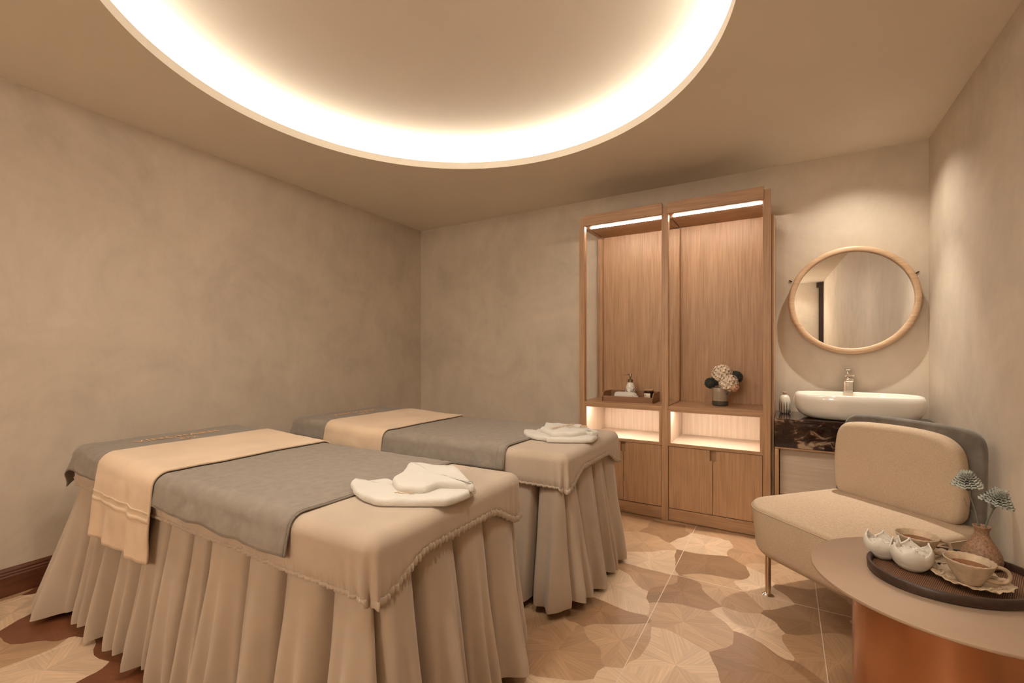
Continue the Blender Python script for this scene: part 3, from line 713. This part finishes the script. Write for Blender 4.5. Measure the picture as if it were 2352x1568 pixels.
def hydrangea(label, c, rad, m, seed, n=85):
    random.seed(seed); root = thing('hydrangea_bloom', label, 'flower', c, group='flowers in the shelf vase'); mb = MB()
    for i in range(n):
        zf = 1-2*(i+.5)/n; a = i*2.39996; rr = math.sqrt(1-zf*zf); d = Vector((rr*math.cos(a), rr*math.sin(a), zf)); p = d*rad*random.uniform(.86, 1.04)
        t1 = d.orthogonal().normalized(); t2 = d.cross(t1); sp = random.uniform(0, PI/2); s = rad*.26*random.uniform(.8, 1.2)
        for k in range(4):
            u = t1*math.cos(sp+k*PI/2)+t2*math.sin(sp+k*PI/2); w2 = d.cross(u)
            mb.add([p-d*s*.3, p+u*s*.55+w2*s*.5, p+u*s*1.05+d*s*.15, p+u*s*.55-w2*s*.5], [(0, 1, 2, 3)])
    mb.build('petals', m, root)
    MB().lathe([(max(.0005, rad*.72*math.cos(t)), rad*.72*math.sin(t)) for t in [-PI/2+PI*k/8 for k in range(9)]], 14).build('flower_core', m, root, True)
    MB().tube([(0, 0, -rad*.6), (-.01, 0, -rad*1.3), (-c[0]-.402, 3.605-c[1], SH+.075-c[2])], .0025, 6).build('stem', M_STEM, root, True)
    return root
hydrangea('upper white hydrangea bloom in the taupe shelf vase', (-.388, 3.59, 1.045), .064, M_PETALW, 4)
hydrangea('lower white hydrangea bloom leaning right over the vase rim', (-.345, 3.565, .985), .062, M_PETALW, 5)
hydrangea('small peach hydrangea bloom at the right of the vase', (-.312, 3.555, .958), .036, M_PETALP, 6, 50)
def fuzzy(label, c, rad, seed):
    random.seed(seed); root = thing('globe_flower', label, 'flower', c, group='flowers in the shelf vase'); mb = MB()
    for i in range(420):
        zf = 1-2*(i+.5)/420; a = i*2.39996; rr = math.sqrt(1-zf*zf); d = Vector((rr*math.cos(a), rr*math.sin(a), zf)); t1 = d.orthogonal().normalized()*rad*.045; t2 = d.cross(t1)
        q = d*rad*random.uniform(.93, 1.08)
        mb.add([d*rad*.75+t1, d*rad*.75-t1*.5+t2*.87, d*rad*.75-t1*.5-t2*.87, q+t1*.5, q-t1*.25+t2*.43, q-t1*.25-t2*.43], [(0, 1, 4, 3), (1, 2, 5, 4), (2, 0, 3, 5), (3, 4, 5)])
    mb.build('bristles', M_DARKFL, root)
    MB().lathe([(max(.0005, rad*.85*math.cos(t)), rad*.85*math.sin(t)) for t in [-PI/2+PI*k/8 for k in range(9)]], 14).build('flower_core', M_DARKFL, root, True)
    MB().tube([(0, 0, -rad*.5), ((-c[0]-.402)*.5, (3.605-c[1])*.5, -rad*1.1), (-c[0]-.402, 3.605-c[1], SH+.075-c[2])], .0025, 6).build('stem', M_STEM, root, True)
fuzzy('dark fuzzy globe flower at the left of the vase', (-.468, 3.60, .975), .040, 1)
fuzzy('dark fuzzy globe flower in the middle of the bouquet', (-.424, 3.615, 1.0), .044, 2)
fuzzy('dark fuzzy globe flower peeking out at upper right', (-.300, 3.635, 1.022), .046, 3)

# ------------------------------------------------------------------ vanity: counter, basin, tap, mirror
CT = .780
va = thing('vanity_counter', 'dark veined marble vanity counter with oak panel below', 'counter', (.36, 3.58, 0))
def vb(name, x0, x1, y0, y1, z0, z1, m, bev=.002): return MB().box(x0-.36, x1-.36, y0-3.58, y1-3.58, z0, z1).build(name, m, va, bevel=bev)
vb('marble_top', -.056, rx(3.5)-.004, 3.352, YW, CT-.02, CT, M_MARBLE)
vb('marble_apron', -.056, rx(3.4)-.004, 3.352, 3.372, CT-.180, CT-.0205, M_MARBLE)
vb('oak_edge', -.056, rx(3.4)-.004, 3.356, 3.372, CT-.192, CT-.181, M_OAKH)
vb('oak_jamb', -.056, -.032, 3.358, 3.376, 0, CT-.193, M_OAKV)
vb('front_board', -.028, rx(3.7)-.006, 3.425, 3.445, .285, CT-.03, M_PALE)
vb('lower_board', -.028, rx(3.7)-.006, 3.425, 3.452, .0, .281, M_LABEL)
vb('bracket', -.056, -.036, 3.38, YW-.03, .0, CT-.03, M_PALE)
mb = MB(); mb.tube(catmull([(.275-.36, -.178, .64), (.278-.36, -.178, .612), (.290-.36, -.178, .585), (.312-.36, -.177, .567), (.345-.36, -.176, .562), (.38-.36, -.176, .585), (.39-.36, -.178, .64)], 6, False), .0042, 10); mb.build('white_hose', M_PIPE, va, True)

BX, BY = .383, 3.564
basin = thing('vessel_basin', 'long white oval vessel basin on the marble counter', 'basin', (BX, BY, CT))
def sup(a, b2, z, n=72, e=2.7):
    out = []
    for j in range(n):
        t = 2*PI*j/n; c, s = math.cos(t), math.sin(t)
        out.append((a*math.copysign(abs(c)**(2/e), c), b2*math.copysign(abs(s)**(2/e), s), z))
    return out
PA, PB = .334, .187
prof = [(.60, 0), (.74, .001), (.83, .010), (.91, .030), (.965, .060), (.995, .095), (1.0, .118), (.985, .142), (.967, .154), (.955, .158), (.943, .156), (.935, .150), (.925, .13), (.90, .09), (.80, .045), (.55, .030), (.08, .027)]
mb = MB(); mb.rings([sup(PA*f, PB*f, z) for f, z in prof], True, True, True); mb.build('bowl', M_PORC, basin, True)
MB().lathe([(.001, .026), (.022, .0275), (.022, .030), (.018, .032), (.001, .031)], 24).build('drain', M_CHROME, basin, True, angle=40)
mb = MB(); mb.box(-.028, .030, -.0012, .0012, -.016, .012)
st = mb.build('sticker', M_LABEL, basin); st.location = (-.018, .1625, .137); st.rotation_euler = (math.radians(-8), 0, 0)
text('lettering', 'Caesar', .0125, M_INK, st, Matrix.Translation((.014, -.0016, -.012)) @ Matrix.Rotation(PI/2, 4, 'X'), shear=.3, depth=.0002)
tap = thing('basin_tap', 'chrome single lever tap behind the white basin', 'tap', (.362, 3.777, CT+.001))
mb = pillow(rrect(-.027, .027, -.020, .020, .008), 0, .245, .002, .006, 0, 4); mb.build('tap_body', M_CHROME, tap, True, angle=60)
mb = pillow(rrect(-.026, .026, -.105, .018, (.01, .01, .020, .020)), .225, .250, .008, .008, 0, 4); mb.build('spout', M_CHROME, tap, True, angle=60)
mb = MB(); mb.tube([(-.012, -.010, .262), (.036, -.034, .264)], .0095, 14); mb.build('lever', M_CHROME, tap, True, angle=60)
mb = MB(); mb.lathe([(.001, .245), (.006, .245), (.0055, .29), (.009, .294), (.016, .297), (.0195, .302), (.0195, .309), (.015, .312), (.001, .312)], 24); mb.build('pop_up_knob', M_CHROME, tap, True, angle=50)
jr = thing('striped_jar', 'small cream ceramic jar with dark stripes beside the basin', 'jar', (.000, 3.665, CT))
MB().lathe([(.001, 0), (.026, 0), (.033, .008), (.036, .03), (.036, .07), (.032, .105), (.022, .122), (.012, .128), (.001, .128)], 36).build('jar_body', M_STRIPE, jr, True)
MB().lathe([(.001, .126), (.011, .127), (.010, .138), (.014, .143), (.013, .147), (.001, .147)], 24).build('stopper', M_STONEW, jr, True, angle=50)

MX, MZ = .379, 1.548
mir = thing('round_mirror', 'round wall mirror in a light oak frame over the basin', 'mirror', (MX, YB, MZ))
Rx = Matrix.Rotation(PI/2, 4, 'X')
mb = MB(); mb.rings([[((r)*math.cos(2*PI*j/96), r*math.sin(2*PI*j/96), z) for j in range(96)] for r, z in ((.335, .006), (.350, .006), (.357, .014), (.359, .052), (.356, .060), (.350, .064), (.327, .066), (.3225, .062), (.321, .054), (.321, .044), (.335, .006))]); mb.xf(Rx)
mb.build('frame', M_RING, mir, True, angle=50)
mb = MB(); mb.lathe([(.001, .0465), (.322, .0465), (.3225, .044), (.001, .044)], 96); mb.xf(Rx); mb.build('mirror_glass', M_MIRROR, mir)
mb = MB(); mb.lathe([(.001, .003), (.33, .003), (.33, .042), (.001, .042)], 64); mb.xf(Rx); mb.build('backing_board', M_OAKV, mir)
for k in (-1, 1):
    mb = MB(); mb.tube([(k*.335, -.004, .155), (k*.352, -.004, .166)], .0035, 8); mb.build('hanging_hook', M_DARKF, mir, True)

# ------------------------------------------------------------------ lounge chair
PHI = math.radians(137.3)
ch = thing('lounge_chair', 'cream upholstered lounge chair with a grey velvet back shell', 'chair', (.478, 2.832, 0), PHI)
seat_poly = densify(rrect(-.325, .325, -.03, .665, (.17, .17, .07, .07), 10), .02)
mb = pillow(seat_poly, .215, .462, .05, .022, .014, 6)
def taper(p):
    t = (p[2]-.215)/.247; f = 1-.06*(1-t)**2
    return (p[0]*f, .3+(p[1]-.3)*f, p[2])
mb.v = [taper(p) for p in mb.v]
seat = mb.build('seat', M_LINEN, ch, True)
mb = MB(); pp = inset(ccw(seat_poly), -.0005); mb.tube([(x, y, .4425) for x, y in pp]+[(*pp[0], .4425)], .0022, 6); mb.build('seat_piping', M_LINEN, seat, True)
def upright(poly, d0, d1, r0, r1, dome, lean, curve, seg=5):
    """panel standing across the chair: outline in (x, z), thickness along y (front is +y)"""
    mb = pillow(poly, d0, d1, r0, r1, dome, seg)
    out = []
    for x, z, y in mb.v:
        out.append((x, y-lean*(z-.45)+curve*x*x, z))
    mb.v = out; return mb
sh_poly = catmull([(.318, .23), (.335, .45), (.325, .66), (.305, .800), (.27, .858), (.20, .872), (.05, .876), (-.10, .874), (-.22, .868), (-.275, .845), (-.298, .79), (-.302, .66), (-.302, .45), (-.292, .23), (-.1, .215), (.12, .215)], 5)
upright(sh_poly, -.058, -.015, .018, .016, .0, .05, .10).build('back_shell', M_VELV, ch, True)
cu_poly = catmull([(.262, .462), (.292, .52), (.298, .64), (.290, .76), (.262, .818), (.20, .838), (.05, .846), (-.10, .842), (-.19, .822), (-.243, .772), (-.262, .68), (-.268, .56), (-.255, .482), (-.20, .455), (0, .452), (.20, .452)], 5)
cush = upright(cu_poly, -.014, .062, .02, .030, .012, .05, .10).build('back_cushion', M_LINEN, ch, True)
for sx in (-1, 1):
    for y in (.555, .07):
        lg = MB().tube([(sx*.235, y, .006), (sx*.235, y, .225)], .0125, 16).build('leg', M_LEG, ch, True, angle=50)
        MB().lathe([(.001, 0), (.026, 0), (.027, .004), (.020, .010), (.013, .014), (.001, .014)], 24, (sx*.235, y, 0)).build('foot_glide', M_CHROME, lg, True, angle=50)

# ------------------------------------------------------------------ side table and what stands on it
TX, TY, TT = .403, 1.728, .55
tb = thing('side_table', 'round bronze side table on a copper drum base', 'table', (TX, TY, 0))
MB().lathe([(.001, TT-.010), (.328, TT-.010), (.3315, TT-.008), (.3325, TT-.005), (.3315, TT-.001), (.330, TT), (.001, TT)], 128).build('table_top', M_BRASS, tb, True, angle=40)
MB().lathe([(.001, 0), (.225, 0), (.2255, .004), (.2255, TT-.010), (.001, TT-.010)], 96).build('drum_base', M_COPPER, tb, True, angle=40)
TA = math.radians(36.8)
ty = thing('oval_tray', 'dark walnut oval tray with a woven rattan base', 'tray', (.412, 1.774, TT), TA)
def ell(a, b2, z, n=96): return [(a*math.cos(2*PI*j/n), b2*math.sin(2*PI*j/n), z) for j in range(n)]
ta, tbb = .212, .168
mb = MB(); mb.rings([ell(ta-.03, tbb-.03, 0), ell(ta-.004, tbb-.004, 0), ell(ta, tbb, .004), ell(ta+.002, tbb+.002, .024), ell(ta-.001, tbb-.001, .028), ell(ta-.007, tbb-.007, .028), ell(ta-.010, tbb-.010, .024), ell(ta-.011, tbb-.011, .006), ell(ta-.03, tbb-.03, 0)]); mb.build('rim', M_WENGE, ty, True, angle=45)
mb = MB(); mb.rings([ell(ta-.010, tbb-.010, .004), ell(ta-.010, tbb-.010, .008)], True, True, True); mb.build('woven_base', M_RATTAN, ty)
TS = TT+.008
def saucer(label, x, y, rot):
    root = thing('saucer', label, 'saucer', (x, y, TS), rot, group='saucers on the oval tray')
    prof = [(.001, .003), (.020, .003), (.024, 0), (.030, 0), (.036, .004), (.058, .010), (.076, .0165), (.082, .0185), (.084, .0205), (.082, .0215), (.076, .0195), (.055, .0135), (.034, .0075), (.001, .007)]
    seg = 144; R = []
    for r, z in prof:
        k = smooth01((r-.04)/.04)
        R.append([((r*(1+k*(.030*math.sin(t*11)+.016*math.sin(t*23+1))))*math.cos(t), (r*(1+k*(.030*math.sin(t*11)+.016*math.sin(t*23+1))))*math.sin(t), z+k*.0028*math.sin(t*11+.8)+k*.0012*math.sin(t*29)) for t in [2*PI*j/seg for j in range(seg)]])
    MB().rings(R, True, True, True).build('dish', M_STONEW, root, True)
    for q in range(3):
        mb = MB()
        for i in range(26):
            t = q*2.09+.35+i*.045; r = .064+.007*math.sin(i*1.7); c = (r*math.cos(t), r*math.sin(t), .0165+.0015*math.sin(i*2.1))
            mb.tube([(c[0]+.0035*math.cos(a), c[1]+.0035*math.sin(a), c[2]+.0012) for a in [2*PI*j/6 for j in range(7)]], .0009, 4, False)
        mb.build('relief_ornament', M_STONEW, root, True)
    return root
def teacup(label, x, y, z, rot):
    root = thing('tea_cup', label, 'cup', (x, y, z), rot, group='tea cups on the oval tray')
    flute = lambda t, r, zz: 1+(.016*abs(math.sin(t*11))*smooth01((r-.02)/.02))+.010*math.sin(t*3+1)
    prof = [(.001, .002), (.020, .0), (.024, .001), (.0265, .005), (.031, .014), (.039, .030), (.0465, .046), (.0525, .060), (.0535, .063), (.0520, .0645), (.0500, .062), (.044, .046), (.036, .029), (.027, .013), (.015, .008), (.001, .008)]
    seg = 128; R = []
    for r, zz in prof:
        R.append([(r*flute(t, r, zz)*math.cos(t), r*flute(t, r, zz)*math.sin(t), zz+(.0016*abs(math.sin(t*11))*smooth01((zz-.045)/.015))) for t in [2*PI*j/seg for j in range(seg)]])
    MB().rings(R, True, True, True).build('cup_body', M_STONEW, root, True)
    path = catmull([(.046, 0, .050), (.062, 0, .053), (.078, 0, .046), (.084, 0, .031), (.076, 0, .017), (.058, 0, .012), (.034, 0, .015)], 5, False)
    MB().tube(path, [.0050]*len(path), 12).build('handle', M_STONEW, root, True)
    MB().lathe([(.001, .047), (.0445, .047), (.0445, .0475), (.001, .0475)], 48).build('tea', M_TEA, root)
    return root
saucer('saucer with relief rim under the tea cup nearest the camera', .444, 1.735, .2)
teacup('tea cup filled with black tea, nearest the camera', .436, 1.724, TS+.007, math.radians(8))
saucer('saucer half hidden behind the lotus candle holders', .362, 1.878, 1.1)
teacup('tea cup standing behind the lotus candle holders', .356, 1.876, TS+.007, math.radians(12))
def lotus(label, x, y, rad, rot, n=5):
    root = thing('lotus_holder', label, 'candle holder', (x, y, TS), rot, group='lotus candle holders')
    for k in range(n):
        a0 = 2*PI*k/n
        def fn(u, v, a0=a0):
            s = (u-.5)*2
            wd = 1.02*(math.sin(PI*min(1, v*.72+.13))**.9)*(1-smooth01((v-.62)/.38))+.02
            t = a0+s*wd*.80
            r = rad*(.36+.72*math.sin(min(1, v*1.15)*PI*.5)**.8-.14*v**3)*(1-.04*s*s)
            return Vector((r*math.cos(t), r*math.sin(t), rad*(1.55*v**1.25)+.001))
        mb = MB(); mb.grid(13, 14, fn); mb.build('petal', M_BISC, root, True, thick=.004)
    MB().lathe([(.001, .001), (rad*.40, .001), (rad*.62, rad*.12), (rad*.86, rad*.36), (rad*.90, rad*.80), (rad*.86, rad*1.0), (rad*.5, rad*1.10), (.001, rad*1.12)], 28, fn=lambda t, r, z: 1+.06*noise.noise(Vector((math.cos(t)*3, math.sin(t)*3, z*90)))).build('wax_filling', M_BISC, root, True)
    random.seed(int(x*1000)); mb = MB()
    for i in range(60):
        a, r = random.uniform(0, 2*PI), rad*.82*math.sqrt(random.random()); s = random.uniform(.003, .006); c = Vector((r*math.cos(a), r*math.sin(a), rad*1.06))
        d = [Vector((random.uniform(-1, 1), random.uniform(-1, 1), random.uniform(-.3, 1))).normalized()*s for _ in range(4)]
        mb.add([c+q for q in d], [(0, 1, 2), (0, 2, 3), (0, 3, 1), (1, 3, 2)])
    tag(mb.build('crumbled_wax', M_BISC, root), kind='stuff')
    return root
lotus('white ceramic lotus candle holder, the front one on the tray', .322, 1.765, .050, .45, 6)
lotus('white ceramic lotus candle holder at the left tip of the tray', .262, 1.822, .046, 1.35, 6)
bv = thing('bud_vase', 'brown speckled clay bud vase on the oval tray', 'vase', (.508, 1.900, TS))
MB().lathe([(.001, 0), (.036, 0), (.044, .008), (.0465, .022), (.044, .040), (.034, .062), (.022, .082), (.0165, .097), (.0165, .108), (.021, .119), (.0215, .121), (.019, .1215), (.013, .108), (.013, .09), (.001, .088)], 40).build('vase_body', M_VASEB, bv, True)
def carnation(label, base, top, tilt, R, seed):
    random.seed(seed); root = thing('carnation', label, 'flower', base, group='carnations in the bud vase'); T = Vector(top)-Vector(base)
    MB().tube(catmull([(0, 0, 0), (T.x*.3, T.y*.3, T.z*.4), (T.x*.75, T.y*.8, T.z*.75), tuple(T-Vector((0, 0, .012)))], 5, False), .0024, 8).build('stem', M_STEM, root, True)
    Q = Matrix.Translation(T) @ Matrix.Rotation(tilt[0], 4, 'X') @ Matrix.Rotation(tilt[1], 4, 'Y')
    MB().lathe([(.001, -.020), (.005, -.018), (.0075, -.006), (.008, .002), (.001, .004)], 14).xf(Q).build('calyx', M_STEM, root, True)
    for k in range(7):
        rr = R*(1-.105*k); z0 = .001+.0026*k; ph = random.uniform(0, 6)
        def fn(u, v):
            t = 2*PI*u; e = v
            fr = math.sin(t*13+ph)*.5+math.sin(t*29+ph*2)*.5
            r = rr*e*(1+.10*math.sin(t*5+ph)*e+.05*fr*e)
            return Vector((r*math.cos(t), r*math.sin(t), z0+R*(.16+.085*k)*e**1.2-R*.22*(1-.15*k)*e**3+R*.13*fr*e*e))
        mb = MB(); mb.grid(97, 9, fn); mb.xf(Q); mb.build('petal_layer', M_CARN, root, True, thick=.0008)
    return root
tall = carnation('pale sage carnation, the taller one in the bud vase', (.503, 1.900, TS+.10), (.478, 1.905, .797), (.10, -.08), .036, 2)
carnation('pale sage carnation, the lower one leaning right', (.513, 1.900, TS+.10), (.533, 1.885, .757), (.05, .30), .038, 5)
mb = MB(); mb.grid(4, 10, lambda u, v: Vector((-.011-.022*v-.004*math.sin(v*3), .004*(u-.5)*(1-v), .055+.03*v+.012*v*v)))
mb.build('leaf', M_STEM, tall, True, thick=.001)
